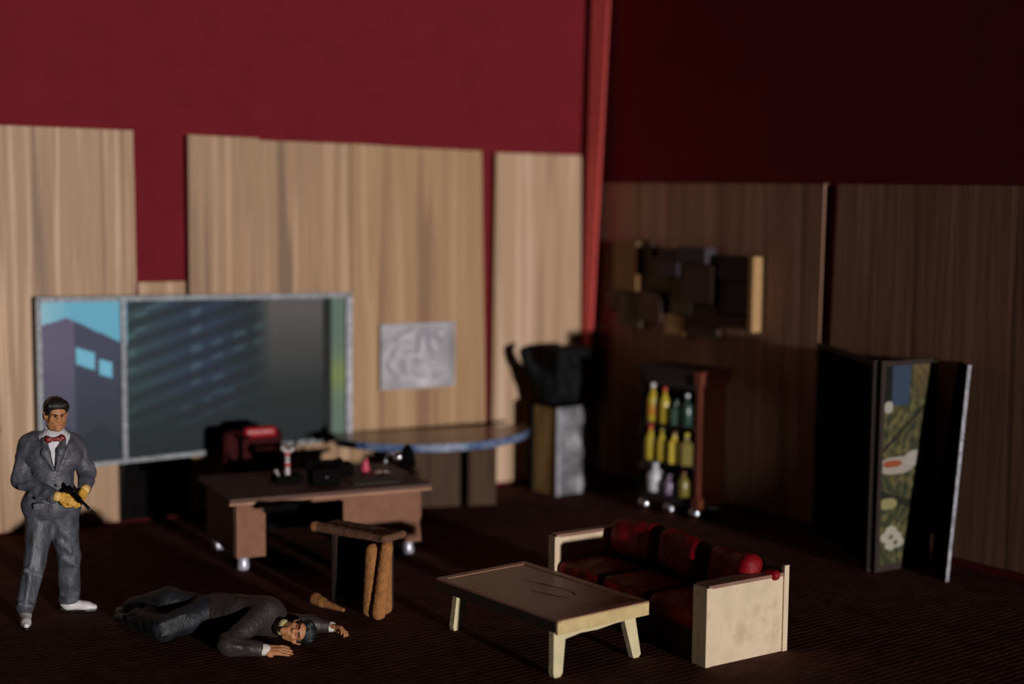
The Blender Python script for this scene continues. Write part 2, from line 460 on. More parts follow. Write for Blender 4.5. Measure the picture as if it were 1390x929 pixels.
wall_left = empty('wall_left', LP, LA, 'dark red card wall behind the desk, faced with tall oak veneer panels', kind='structure')
B('wall_sheet', M['red_wall'], wall_left, -2.2, 6.66, 0, .12, 0, 6.4, 0)
def quad_panel(name, m, parent, pts, th, front=0.0, bevel=.01):
    bm = bmesh.new(); prism(bm, pts, -th - front, -.0 - front, 'y')
    return build(name, bm, m, parent, bevel, 2)
quad_panel('panel', M['panel_a'], wall_left, [(-1.6, .03), (1.21, .02), (1.41, 2.38), (1.40, 3.87), (-1.6, 3.92)], .05)
quad_panel('panel', M['panel_b'], wall_left, [(1.92, .05), (3.655, .05), (3.655, 3.78), (2.66, 3.80), (2.65, 3.82), (1.92, 3.84)], .13)
quad_panel('panel', M['panel_c'], wall_left, [(3.665, .05), (5.28, .05), (5.19, 3.735), (4.4, 3.755), (3.665, 3.785)], .13)
quad_panel('panel', M['panel_d'], wall_left, [(5.36, .05), (6.52, .05), (6.48, 3.705), (5.385, 3.72)], .09)
quad_panel('panel', M['panel_b'], wall_left, [(1.43, 2.2), (1.9, 2.2), (1.9, 2.39), (1.43, 2.39)], .05)

B('panel', M['black'], wall_left, 1.20, 3.60, -.05, 0, .02, .62, .005, 'black board added for the shade below the window')  # black stand-in for the shade on the wall behind the desk

wall_right = empty('wall_right', RP, RA, 'dark red card wall on the right, faced with shadowed oak veneer panels', kind='structure')
B('wall_sheet', M['red_wall'], wall_right, -5.1, 2.4, 0, .12, 0, 6.4, 0)
quad_panel('panel', M['panel_r'], wall_right, [(-4.86, .08), (-1.50, .08), (-1.47, 3.42), (-4.86, 3.40)], .066)
quad_panel('panel', M['panel_r'], wall_right, [(-1.37, .08), (2.3, .10), (2.3, 3.43), (-1.31, 3.42)], .06)

bm = bmesh.new()
q = [(.777, 17.56), (.822, 17.52), (.86, 17.6), (.80, 17.66)]
lo = [bm.verts.new((x, y, 0)) for x, y in q]
hi = [bm.verts.new((x, y, 6.4)) for x, y in [(.865, 17.60), (1.065, 17.40), (1.09, 17.5), (.9, 17.7)]]
bm.faces.new(lo[::-1]); bm.faces.new(hi)
for i in range(4): bm.faces.new((lo[i], lo[(i + 1) % 4], hi[(i + 1) % 4], hi[i]))
tag(build('trim_1', bm, M['red_edge'], None, .006), 'pale red cut card edge standing in the corner between the walls', kind='structure')

# ---------------------------------------------------------------- city window
win = empty('window_1', LP, LA, 'wide model window in a silver foil frame with a printed city view', kind='structure')
def city(u, v):
    x = u * 1150 + 140; y = (1 - v) * 540 + 130          # own sheet units
    def mix(a, b, t):
        t = max(0, min(1, t)); return tuple(p + (q_ - p) * t for p, q_ in zip(a, b))
    if x < 450:
        sky = y < (215 - .25 * (x - 140) if x < 240 else 190 + .46 * (x - 240))
        if sky:
            c = mix((150, 196, 214), (104, 178, 208), (x - 140) / 120)
        elif x < 262:
            c = mix((98, 92, 118), (66, 72, 92), (y - 300) / 320)
        else:
            c = mix((66, 70, 92), (46, 54, 66), (y - 300) / 250)
        for (a, b_, c0, d) in ((268, 332, 285, 352), (345, 392, 325, 388)):
            sh = (x - a) * .35
            if a < x < b_ and c0 + sh < y < d - 12 + sh: c = (116, 190, 220)
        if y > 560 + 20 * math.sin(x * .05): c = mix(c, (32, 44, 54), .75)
        return c
    if x > 1222: return mix((96, 118, 106), (120, 136, 84), math.exp(-((y - 430) / 70) ** 2))
    if x > 1188: return (18, 24, 24)
    c = mix((46, 72, 78), (34, 48, 76), (x - 470) / 220)
    c = mix(c, (24, 38, 42), (x - 760) / 180)
    row = (y + .30 * (x - 470)) / 62.0
    f = row - math.floor(row); k_ = int(math.floor(row)); cx = int(x // 40)
    h_ = math.sin(k_ * 12.9898 + cx * 78.233) * 43758.5453; h_ -= math.floor(h_)
    band = .5 + .5 * math.cos(6.2832 * f)
    c = mix(c, (18, 28, 34), .55 * (1 - band))
    if f < .22 or f > .8: c = mix(c, (84, 122, 128), .06 + .40 * (h_ > .80))
    if x > 915:
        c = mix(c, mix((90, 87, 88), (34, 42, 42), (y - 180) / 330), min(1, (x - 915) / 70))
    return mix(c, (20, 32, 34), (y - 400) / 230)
wx0, wx1 = .43, 3.60
wtop = lambda u: 2.26 - .045 * u
wbot = lambda u: .63 + .085 * u
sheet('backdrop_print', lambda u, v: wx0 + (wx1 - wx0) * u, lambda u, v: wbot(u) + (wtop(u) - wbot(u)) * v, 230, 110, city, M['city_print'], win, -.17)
bm = bmesh.new(); prism(bm, [(wx0, wbot(0)), (wx1, wbot(1)), (wx1, wtop(1)), (wx0, wtop(0))], -.165, -.12, 'y')
build('backing_board', bm, M['black'], win)
def bar(name, p, q_, wd, d0=-.215, d1=-.13, m='frame_grey'):
    p, q_ = Vector((p[0], 0, p[1])), Vector((q_[0], 0, q_[1])); d = (q_ - p).normalized(); nrm = Vector((-d.z, 0, d.x)) * wd / 2
    bm = bmesh.new()
    prism(bm, [((p + nrm).x, (p + nrm).z), ((p - nrm).x, (p - nrm).z), ((q_ - nrm).x, (q_ - nrm).z), ((q_ + nrm).x, (q_ + nrm).z)], d0, d1, 'y')
    return build(name, bm, M[m], win, .012, 2)
bar('frame_bar', (wx0 - .02, wtop(0)), (wx1 + .02, wtop(1)), .05)
bar('frame_bar', (wx0 - .02, wbot(0)), (wx1 + .02, wbot(1)), .045)
bar('frame_bar', (wx0, wbot(0)), (wx0, wtop(0)), .05)
bar('frame_bar', (wx1, wbot(1)), (wx1, wtop(1)), .065, m='silver')
bar('mullion', (1.235, wbot(.25) + .01), (1.235, wtop(.25) - .01), .05, -.20)

# ---------------------------------------------------------------- pewter relief plaque
pl = empty('relief_plaque', LP, LA, 'small silver grey relief plaque hung on the oak panel right of the window', 'wall art')
pl.location = LP + Vector((math.cos(LA) * 3.97, math.sin(LA) * 3.97, 1.19)) + Vector((math.sin(LA), -math.cos(LA), 0)) * .135
B('backing_sheet', M['relief'], pl, 0, .88, -.03, -.0, .0, .70, .008)
for a in ((0, .88, 0, .035), (0, .88, .665, .70), (0, .035, .035, .665), (.845, .88, .035, .665)):
    B('rim', M['relief'], pl, a[0], a[1], -.05, -.03, a[2], a[3], .008)
lumps = [('e', (x, -.03, z), (rx, .055, rz), (0, a, 0)) for x, z, rx, rz, a in
         [(.36, .58, .05, .10, .5), (.20, .38, .07, .08, .2), (.14, .24, .06, .09, -.5), (.31, .26, .05, .11, .1), (.48, .45, .045, .14, .05), (.62, .45, .05, .11, -.3),
          (.72, .12, .12, .04, 0), (.46, .17, .10, .05, .5), (.24, .55, .09, .05, -.4), (.70, .58, .06, .05, .4), (.42, .34, .11, .035, .5), (.62, .29, .11, .03, -.2)]]
organic('relief_figures', lumps, .012, M['relief_lit'], pl, k=.05)

# ---------------------------------------------------------------- curved counter with cupboards
cn = empty('curved_counter', (-.8, 16.0, 0), 0, 'curved wall counter with a blue marbled edge below the relief plaque', 'counter')
outer = [(a_, b_ * .88 if b_ < 0 else b_) for a_, b_ in ((-1.04, .02), (-.98, -.34), (-.82, -.52), (-.55, -.66), (-.2, -.72), (.15, -.66), (.45, -.50), (.72, -.2), (.90, .14), (.97, .42))]
def curve_pts(pts, n=6):
    out = []
    for i in range(len(pts) - 1):
        p0, p1, p2, p3 = (Vector(pts[max(i - 1, 0)]), Vector(pts[i]), Vector(pts[i + 1]), Vector(pts[min(i + 2, len(pts) - 1)]))
        for j in range(n):
            t = j / n
            out.append(tuple(.5 * (2 * p1 + (p2 - p0) * t + (2 * p0 - 5 * p1 + 4 * p2 - p3) * t * t + (3 * p1 - p0 - 3 * p2 + p3) * t ** 3)))
    return out + [pts[-1]]
oc = curve_pts(outer)
def offset_out(pts, d):
    res = []
    for i, p in enumerate(pts):
        a, b = Vector(pts[max(i - 1, 0)]), Vector(pts[min(i + 1, len(pts) - 1)]); t = (b - a).normalized()
        res.append((p[0] + t.y * d, p[1] - t.x * d))
    return res
back = [(.97, .80), (-1.04, .02 - .06 + .1)]
bm = bmesh.new(); prism(bm, oc + [(.97, .76), (-1.0, .06)], .735, .765, 'z'); build('counter_slab', bm, M['counter_top'], cn, .004)
bm = bmesh.new(); prism(bm, offset_out(oc, .02) + oc[::-1], .695, .77, 'z'); build('edge_band', bm, M['blue_marble'], cn, label='blue marbled band along the counter front')
for x0, x1 in ((-.42, .27), (.36, .66)):
    rt_ = Matrix.Rotation(R(13), 3, 'Z')
    o = B('cupboard', M['walnut'], cn, x0, x1, -.02 , .36, .0, .70, .008, rot=rt_)
    B('door', M['walnut'], o, x0 + .02, x1 - .02, -.035, -.015, .03, .62, .005, rot=rt_)
B('kick_panel', M['black'], cn, -.36, .6, .10, .34, .0, .6, .0, rot=Matrix.Rotation(R(13), 3, 'Z'))

# ---------------------------------------------------------------- pedestal and black sculpture
pd = empty('pedestal', (.49, 16.60, 0), R(38), 'square pedestal with olive wood side and grey stone front in the corner', 'pedestal')
B('core', M['pedestal_side'], pd, 0, .47, .02, .42, 0, 0.97, .006)
B('stone_face', M['pedestal_front'], pd, 0, .47, -.012, .018, .0, 0.97, .006, label='mottled grey stone sheet on the front')
B('edge_strip', M['silver'], pd, -.012, .035, -.03, -.01, .0, 0.97, .004, label='pale silver strip down the front left edge')
B('top_slab', M['black'], pd, -.03, .50, -.035, .44, 0.97, 0.99, .005)
B('corner_post', M['black'], pd, -.045, -.004, .38, .43, 0, 0.97, .004)
sc = [('b', (.30, .24, 1.40), (.21, .15, .27), .05, (0, .03, 0)), ('b', (.40, .20, 1.34), (.12, .14, .26), .05, (0, -.1, .2)), ('b', (.38, .2, 1.57), (.15, .15, .10), .03, (0, .0, .1)),
      ('c', (.12, .30, 1.12), (.02, .36, 1.34), .11, .09), ('c', (.02, .36, 1.34), (-.09, .40, 1.53), .08, .06), ('c', (-.09, .40, 1.53), (-.12, .41, 1.62), .06, .055),
      ('c', (-.12, .41, 1.62), (-.05, .40, 1.68), .05, .03), ('c', (.08, .26, 1.30), (.12, .24, 1.10), .10, .13), ('c', (.2, .2, 1.2), (.38, .2, 1.10), .15, .13)]
o = organic('abstract_sculpture', sc, .018, M['bronze'], None, k=.05, noise=folds(.012, 14, 3), clip=lambda X: 1.06 - X[..., 2])
o.location = pd.location + Vector((0, 0, -.068)); o.rotation_euler = pd.rotation_euler
tag(o, 'black bronze abstract sculpture with one raised arm on the pedestal', 'sculpture')

# ---------------------------------------------------------------- display cabinet with bottles
cb = empty('display_cabinet', (1.90, 15.42, 0), R(-44), 'dark cabinet of coloured bottles with mahogany side on chrome ball feet', 'cabinet')
cw, cd, z0, z1 = .78, .44, .13, 1.53
B('back_board', M['cab_dark'], cb, -cw, 0, cd - .03, cd, z0, z1 - .05)
B('side_panel', M['cab_dark'], cb, -cw, -cw + .07, .0, cd - .03, z0, z1 - .05)
B('side_panel', M['mahogany'], cb, -.05, 0, .0, cd, z0 + .10, z1 - .14, label='mahogany panel on the lit right side')
bm = bmesh.new()
box(bm, -.05, .035, -.035, cd + .03, z1 - .14, z1 - .02); box(bm, -.05, .055, -.05, cd + .04, z1 - .02, z1)
build('cornice', bm, M['mahogany'], cb, .01)
B('base_moulding', M['mahogany'], cb, -.05, .04, -.035, cd + .03, z0, z0 + .10, .012)
B('top_board', M['cab_dark'], cb, -cw - .02, -.05, -.03, cd + .03, z1 - .05, z1)
B('header', M['cab_dark'], cb, -cw, -.05, .0, .04, z1 - .20, z1 - .05)
B('bottom_board', M['cab_dark'], cb, -cw, -.05, .0, cd, z0, z0 + .10)
SHELF = [z0 + .10, .56, .96]
for z in SHELF[1:]: B('shelf', M['cab_dark'], cb, -cw + .07, -.05, -.04, cd - .03, z - .025, z, .004)
for x, y in ((-.06, .04), (-cw + .06, .04), (-.06, cd - .06), (-cw + .06, cd - .06), (-cw * .5, .04)):
    bm = bmesh.new(); ball(bm, (x, y, .066), .066); build('ball_foot', bm, M['chrome'], cb, smooth=True)
rz = Matrix.Rotation(R(-44), 3, 'Z')
def bottle(x, z, r, hgt, colour, label, square=False, cap=None, y=-.02, tag_col=None):
    p = Vector((1.90, 15.42, 0)) + rz @ Vector((x, y + r - .05, z))
    t = empty('bottle', p, R(-44), label, 'bottle', 'coloured bottles in the dark cabinet')
    bm = bmesh.new()
    if square: lathe(bm, [(r * 1.2, 0), (r * 1.25, .02), (r * 1.25, hgt * .66), (r * .5, hgt * .76), (r * .4, hgt * .9)], 4)
    else: lathe(bm, [(r * .9, 0), (r, .015), (r, hgt * .58), (r * .8, hgt * .68), (r * .36, hgt * .78), (r * .32, hgt * .9)], 20)
    build('glass_body', bm, M['glaze_' + colour], t, smooth=not square)
    bm = bmesh.new(); lathe(bm, [(r * .4, hgt * .89), (r * .42, hgt * .9), (r * .42, hgt * .985), (r * .36, hgt)], 16); build('stopper', bm, M['glaze_' + (cap or 'white')], t, smooth=True)
    if tag_col:
        bm = bmesh.new(); lathe(bm, [(r * 1.02, hgt * .18), (r * 1.03, hgt * .19), (r * 1.03, hgt * .42), (r * 1.02, hgt * .43)], 20); build('paper_label', bm, M['glaze_' + tag_col], t, smooth=True)
    return t
bottle(-.60, .96, .060, .40, 'yellow', 'yellow bottle with a pale stopper, leftmost on the top shelf of the dark cabinet', cap='white', tag_col='amber')
bottle(-.44, .96, .055, .37, 'yellow', 'yellow bottle with a red stopper on the top shelf of the dark cabinet', cap='red')
bottle(-.29, .96, .060, .26, 'green', 'squat dark green bottle on the top shelf of the dark cabinet', True, 'green')
bottle(-.15, .96, .055, .33, 'green', 'dark green bottle with a bright white stopper, rightmost on the top shelf', cap='white')
bottle(-.62, .56, .060, .36, 'yellow', 'yellow bottle with a red neck, leftmost on the middle shelf', cap='red', tag_col='yellow')
bottle(-.47, .56, .055, .34, 'yellow', 'slim yellow bottle beside a red necked one on the middle shelf', cap='olive')
bottle(-.31, .56, .065, .33, 'yellow', 'broad yellow bottle in the middle of the middle shelf', True, 'brown')
bottle(-.15, .56, .060, .33, 'olive', 'olive bottle, rightmost on the middle shelf of the dark cabinet', True, 'yellow')
bottle(-.57, .23, .085, .30, 'white', 'big white jar shaped bottle on the bottom shelf of the dark cabinet', cap='white')
bottle(-.36, .23, .055, .20, 'violet', 'small violet bottle on the bottom shelf of the dark cabinet', cap='violet')
bottle(-.18, .23, .060, .26, 'olive', 'olive bottle, rightmost on the bottom shelf of the dark cabinet', cap='brown')

# ---------------------------------------------------------------- block relief on the right wall
ar = empty('block_relief', RP, RA, 'relief of dark stained wooden blocks hung on the shadowed right wall', 'wall art')
ar.location = RP + Vector((math.cos(RA) * -4.64, math.sin(RA) * -4.64, 1.80)) + Vector((math.sin(RA), -math.cos(RA), 0)) * .085
B('backing_board', M['block_umber'], ar, .05, 2.38, -.03, 0, .16, .80, .004)
for x0, x1, za, zb, d, c in [(.0, .22, .22, .92, .08, 'umber'), (.22, .60, .42, .96, .13, 'ochre'), (.62, .78, .38, .98, .07, 'umber'), (.25, .62, .02, .40, .08, 'olive'), (.64, .98, .10, .42, .10, 'dusk'),
                             (.80, 1.12, .46, .80, .09, 'olive'), (1.0, 1.30, .62, .90, .16, 'slate'), (1.30, 1.74, .78, .94, .18, 'slate'), (1.14, 1.46, .22, .60, .10, 'olive'), (1.34, 1.80, .36, .76, .13, 'umber'),
                             (1.02, 1.32, -.02, .20, .07, 'tan'), (1.36, 1.84, .02, .34, .08, 'umber'), (1.82, 2.34, .14, .26, .11, 'dusk'), (1.86, 2.34, .28, .60, .07, 'slate'), (1.84, 2.30, .62, .88, .10, 'slate'), (2.36, 2.42, .12, .88, .16, 'tan')]:
    B('block', M['block_' + c], ar, x0, x1, -d, -.03, za, zb, .006)

# ---------------------------------------------------------------- folding screen
scn = empty('folding_screen', (3.22, 13.44, 0), 0, 'three leaf folding screen with a floral middle leaf standing by the right wall', 'screen')
def floral(u, v):
    c = [104, 98, 56]
    def put(q_, t):
        for i in range(3): c[i] += (q_[i] - c[i]) * t
    n_ = math.sin(u * 19 + 5 * math.sin(v * 13)) * math.cos(v * 31 + 3 * math.sin(u * 8))
    if n_ > .25: put((56, 70, 44), .8)
    if n_ < -.5: put((146, 134, 76), .7)
    if math.sin(u * 33 + v * 41) * math.sin(v * 57 - u * 15) > .6: put((44, 50, 40), .7)
    if abs(v - (.70 + .25 * (u - .5))) < .012 or abs(v - (.36 - .1 * u)) < .02: put((36, 36, 30), .85)
    if v > .80 and .14 < u < .55 and abs(u - .34) < .2 - .1 * (1 - v): put((62, 84, 122), .95)
    if v > .78 and u < .16: put((24, 22, 22), .95)
    if v > .84 and u > .58: put((140, 104, 60), .5)
    def disk(cx, cy, rx, ry, col, t=1.0):
        if ((u - cx) / rx) ** 2 + ((v - cy) / ry) ** 2 < 1: put(col, t)
    disk(.10, .795, .09, .03, (212, 204, 190)); disk(.30, .50, .40, .045, (204, 190, 176)); disk(.22, .51, .20, .020, (196, 92, 52))
    disk(.70, .53, .22, .04, (210, 200, 186)); disk(.16, .31, .18, .03, (186, 172, 110))
    for a, b_ in ((.14, .14), (.34, .14), (.24, .17), (.24, .10), (.40, .11)): disk(a, b_, .12, .026, (214, 208, 186))
    for a, b_ in ((.24, .14), (.34, .11)): disk(a, b_, .05, .012, (120, 116, 70))
    return tuple(v * .66 + .10 * (c[0] + c[1] + c[2]) / 3 for v in c)
def leaf(name, p, q_, h0, h1, lean=0.0, frame='screen_frame', print_on=None, label=None, face='screen_back'):
    p, q_ = Vector(p + (0,)), Vector(q_ + (0,)); d = q_ - p; L_ = d.length; a = math.atan2(d.y, d.x)
    lf = B(name, M[face], scn, 0, L_, -.015, .015, .02, h0, .004, label)
    lf.location = p - scn.location; lf.rotation_euler = (0, lean, a)
    for x0, x1, za, zb in ((-.0, .05, 0, h0 + .01), (L_ - .05, L_, 0, h1 + .01), (.05, L_ - .05, 0, .05), (.05, L_ - .05, h0 - .04, h0 + .005)):
        B('frame_bar', M[frame], lf, x0, x1, -.026, .026, za, zb, .004)
    if print_on: sheet('painted_sheet', lambda u, v: .05 + (L_ - .10) * u, lambda u, v: .05 + (h0 - .09) * v, 90, 200, floral, M['screen_print'], lf, -.018)
    return lf
leaf('leaf', (2.98, 14.90), (3.20, 13.46), 1.88, 1.88)
leaf('leaf', (3.22, 13.44), (3.80, 13.78), 1.88, 1.85, print_on=True, label='leaf painted with olive foliage and pale flowers')
def slab(name, m, parent, lo, hi, label=None):
    """hexahedron from four bottom and four top corners (leaning board)"""
    bm = bmesh.new(); o_ = scn.location
    a = [bm.verts.new(Vector(p) - o_) for p in lo]; b = [bm.verts.new(Vector(p) - o_) for p in hi]
    bm.faces.new(a[::-1]); bm.faces.new(b)
    for i in range(4): bm.faces.new((a[i], a[(i + 1) % 4], b[(i + 1) % 4], b[i]))
    return build(name, bm, m, parent, .003, 2, False, label)
lf = slab('leaf', M['screen_back'], scn, [(3.835, 13.80, .0), (3.785, 13.15, .0), (3.805, 13.145, .0), (3.86, 13.80, .0)], [(3.985, 14.02, 1.86), (3.97, 13.38, 1.86), (3.995, 13.375, 1.86), (4.01, 14.02, 1.86)])
slab('edge_strip', M['silver'], lf, [(3.783, 13.145, .0), (3.783, 13.13, .0), (3.808, 13.128, .0), (3.808, 13.143, .0)], [(3.968, 13.375, 1.87), (3.968, 13.36, 1.87), (3.998, 13.358, 1.87), (3.998, 13.373, 1.87)], 'worn silver strip down the leaf edge')

# ---------------------------------------------------------------- desk
dk = empty('desk', (-2.42, 13.13, 0), R(25.2), 'large brown kneehole desk with a dark overhanging top on chrome feet', 'desk')
DL, DD = 1.88, 1.15
B('desk_top', M['desk_top'], dk, 0, DL, 0, DD, .625, .66, .006)
bm = bmesh.new(); prism(bm, [(0, .60), (DL, .60), (DL, .632), (0, .632)], .012, .05, 'y'); build('front_rail', bm, M['edge_wood'], dk, .004)
# front board with a stepped kneehole
FX0, FX1 = .07, DL - .08
bm = bmesh.new()
prism(bm, [(FX0, .12), (FX0 + .26, .12), (FX0 + .26, .50), (FX0 + .22, .535), (FX0 + .26, .56), (1.02, .57), (1.05, .55), (1.05, .12), (FX1 + .0, .12), (FX1 - .02, .30), (FX1, .36), (FX1 - .01, .605), (FX0, .605)], .06, .10, 'y')
build('front_board', bm, M['desk_front'], dk, .006, label='pinkish brown card front with a cut out kneehole')
B('side_board', M['desk_side'], dk, FX0 - .01, FX0 + .03, .10, DD - .08, .12, .605, .006)
B('side_board', M['desk_side'], dk, FX1 - .04, FX1 - .01, .10, DD - .08, .12, .605, .006)
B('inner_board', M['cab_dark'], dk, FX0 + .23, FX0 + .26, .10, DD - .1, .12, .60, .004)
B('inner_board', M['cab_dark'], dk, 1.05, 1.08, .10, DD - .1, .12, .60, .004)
B('back_board', M['black'], dk, FX0 + .03, FX1 - .04, DD - .12, DD - .09, .12, .60, .004)  # painted black to stand for the shade inside the kneehole
for i, (x, y) in enumerate(((FX0 + .08, .14), (FX1 - .10, .14), (FX0 + .06, DD - .2), (FX1 - .1, DD - .2))):
    bm = bmesh.new(); lathe(bm, [(.03, .13), (.045, .11), (.05, .06), (.058, .02), (.05, 0)][::-1], 20, (x, y, 0)); build('foot', bm, M['foot_metal'], dk, smooth=True)

def on_desk(x, y): return dk.location + Matrix.Rotation(R(25.2), 3, 'Z') @ Vector((x, y, .66))
# pen stand figurine
t = empty('desk_figurine', on_desk(.70, .62), R(25), 'small red and white figurine on a black base, left on the desk', 'figurine')
B('base', M['black'], t, -.13, .12, -.10, .10, 0, .06, .01)
organic('figure', [('c', (0, 0, .06), (0, 0, .17), .03, .02), ('c', (0, 0, .17), (.0, 0, .27), .022, .024), ('c', (0, 0, .26), (-.045, 0, .31), .018, .022), ('c', (0, 0, .26), (.055, 0, .295), .018, .02)], .008, M['glaze_chalk'], t, k=.015)
for zz in (.255, .15): organic('red_sash', [('e', (0, -.005, zz), (.03, .032, .02))], .007, M['glaze_red'], t, k=.01, label='red band')
bm = bmesh.new(); tube(bm, (-.09, -.03, .06), (-.115, -.03, .105), .012); ball(bm, (-.115, -.03, .105), .018); build('pen_cap', bm, M['glaze_chalk'], t, smooth=True)
# telephone / typewriter-like box
t = empty('desk_telephone', on_desk(.98, .40), R(20), 'squat black desk telephone in the middle of the desk', 'telephone')
bm = bmesh.new(); prism(bm, [(-.11, 0), (.11, 0), (.10, .10), (.02, .15), (-.10, .15)], -.13, .13, 'x'); build('body', bm, M['black'], t, .012)
organic('handset', [('c', (-.15, .03, .19), (.15, .03, .19), .022, .022), ('c', (-.15, .03, .19), (-.15, .0, .165), .036, .04), ('c', (.15, .03, .19), (.15, .0, .165), .036, .04)], .009, M['black'], t, k=.02)
bm = bmesh.new(); lathe(bm, [(.055, 0), (.06, .004), (.055, .012), (.02, .014)], 20, (0, -.075, .105), Matrix.Rotation(R(50), 3, 'X')); build('dial', bm, M['gunmetal'], t, smooth=True)
# dark blotter pad, pink ornament, lamp
o = B('desk_blotter', M['cab_dark'], None, -.22, .22, -.15, .15, 0, .012, .003); o.location = on_desk(1.42, .34); o.rotation_euler = (0, 0, R(25))
tag(o, 'flat dark blotter pad on the desk, right of the telephone', 'blotter')
o = B('letter_tray', M['black'], None, -.17, .17, -.11, .11, 0, .09, .01); o.location = on_desk(1.22, .84); o.rotation_euler = (0, 0, R(22))
tag(o, 'low black tray near the back edge of the desk', 'tray')
o = organic('pink_ornament', [('e', (0, 0, .035), (.045, .045, .037)), ('e', (0, 0, .085), (.034, .034, .034)), ('c', (0, 0, .1), (.015, 0, .13), .016, .01)], .008, mat('pink_glaze', (204, 78, 104), .35, var=.1), None, k=.012, clip=lambda X: -X[..., 2])
o.location = on_desk(1.50, .74); tag(o, 'small rounded pink ornament on the desk beside the lamp', 'ornament')
t = empty('desk_lamp', on_desk(1.62, .60), R(25), 'chrome desk lamp with a round black shade, right end of the desk', 'lamp')
bm = bmesh.new(); lathe(bm, [(.075, 0), (.08, .008), (.07, .022), (.02, .03)], 24); build('base', bm, M['chrome'], t, smooth=True)
bm = bmesh.new(); tube(bm, (0, 0, .025), (.06, 0, .20), .012); tube(bm, (.06, 0, .20), (.13, -.02, .17), .012); build('arm', bm, M['chrome'], t, smooth=True)
bm = bmesh.new(); ball(bm, (.15, -.03, .16), .055); build('bulb', bm, M['chrome'], t, smooth=True)
bm = bmesh.new(); lathe(bm, [(.03, -.05), (.08, -.02), (.115, .03), (.118, .045), (.10, .03), (.02, .0)], 28, (.235, -.02, .15), Matrix.Rotation(R(78), 3, 'Y')); build('shade', bm, M['black'], t, smooth=True, label='round black shade')

# ---------------------------------------------------------------- red chair behind the desk
ch = empty('office_chair', (-2.46, 14.86, 0), R(205 - 180), 'maroon office chair with a bright red headrest behind the desk', 'chair')
organic('backrest', [('b', (0, .22, .66), (.30, .07, .30), .06)], .02, M['maroon'], ch, k=.03)
organic('headrest', [('b', (.05, .13, .945), (.165, .06, .055), .04)], .012, M['red_gloss'], ch, k=.02, label='bright red roll along the top of the backrest')
organic('seat', [('b', (0, -.02, .40), (.29, .26, .06), .05)], .02, M['maroon'], ch, k=.03)
for s in (-1, 1):
    organic('armrest', [('c', (s * .28, -.16, .54), (s * .28, .2, .56), .03, .03), ('c', (s * .28, -.12, .54), (s * .27, -.1, .40), .022, .022)], .012, M['maroon'], ch, k=.02)
bm = bmesh.new(); tube(bm, (0, 0, .06), (0, 0, .36), .035); build('column', bm, M['chrome'], ch, smooth=True)
for k_ in range(5):
    a = k_ * 2 * math.pi / 5
    bm = bmesh.new(); tube(bm, (0, 0, .075), (.26 * math.cos(a), .26 * math.sin(a), .035), .025, .018); ball(bm, (.26 * math.cos(a), .26 * math.sin(a), .03), .03, 10); build('leg', bm, M['chrome'], ch, smooth=True)

# ---------------------------------------------------------------- tan upholstered seat in front of the desk
us = empty('upholstered_stool', (-1.57, 12.24, 0), R(-35), 'boxy upholstered stool with fuzzy tan rolls, in front of the desk', 'stool')
fz = folds(.004, 60, 5, 7)
organic('top_cushion', [('c', (.0, .02, .635), (.74, -.02, .645), .036, .028), ('b', (.37, .12, .635), (.36, .13, .030), .028), ('c', (.74, -.02, .645), (.73, .22, .64), .028, .028)], .012, M['suede_top'], us, k=.03, noise=fz)
organic('end_roll', [('c', (-.02, .02, .635), (.05, .02, .637), .043, .037)], .009, M['suede'], us, k=.02, noise=fz, label='tan rolled end of the top')
organic('side_roll', [('c', (.595, -.02, .065), (.605, .0, .53), .064, .060)], .011, M['suede'], us, k=.02, noise=fz, clip=lambda X: -X[..., 2])
organic('side_roll', [('c', (.705, -.05, .06), (.735, .01, .57), .058, .050)], .011, M['suede'], us, k=.02, noise=fz, clip=lambda X: -X[..., 2])
organic('side_panel', [('b', (.645, .09, .30), (.03, .08, .30), .028)], .016, M['suede'], us, k=.02, noise=fz)
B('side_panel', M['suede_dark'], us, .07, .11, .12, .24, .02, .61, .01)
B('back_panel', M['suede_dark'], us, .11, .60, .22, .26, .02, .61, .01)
organic('foot_roll', [('c', (.01, -.01, .045), (.10, -.03, .035), .05, .042), ('c', (.10, -.03, .035), (.34, -.05, .02), .035, .016)], .009, M['suede'], us, k=.02, noise=fz, clip=lambda X: -X[..., 2], label='tan roll at the foot of the left side')

# ---------------------------------------------------------------- sofa
so = empty('sofa', (1.41, 10.70, 0), R(-56), 'three seat dark red sofa with cream wooden ends behind the coffee table', 'sofa')
SL, SD = 1.97, .72
def arm(x0, x1, front):
    a = B('arm', M['cream'], so, x0, x1, .03, SD, 0, .565, .006, label='cream wooden end panel')
    B('arm_cap', M['sofa_trim'], a, x0 - .004, x1 + .004, .0, SD + .0, .567, .592, .005, label='dark worn cap')
    B('arm_front', M['cream'], a, x0 - .012, x1 + .006, -.02, .028, 0, .575, .006)
arm(-.13, 0, True); arm(-SL + .05, -SL + .12, False)
B('back_panel', M['sofa_base'], so, -SL, -.02, SD + .002, SD + .045, 0, .60, .006)
B('back_end', M['cream'], so, -.018, .012, SD + .002, SD + .047, 0, .645, .006, label='cream strip closing the right end of the back')
B('base', M['sofa_base'], so, -SL + .12, -.13, .05, SD - .0, 0, .22, .006)
cush = folds(.010, 16, 8, 6); cw3 = (SL - .25) / 3
for i in range(3):
    xc = -SL + .12 + cw3 * (i + .5)
    organic('seat_cushion', [('b', (xc, .25, .30), (cw3 / 2 - .004, .25, .085), .06), ('e', (xc, .25, .34), (cw3 * .38, .19, .065))], .014, M['red_velvet'], so, k=.04, noise=folds(.008, 16, 20 + i, 6))
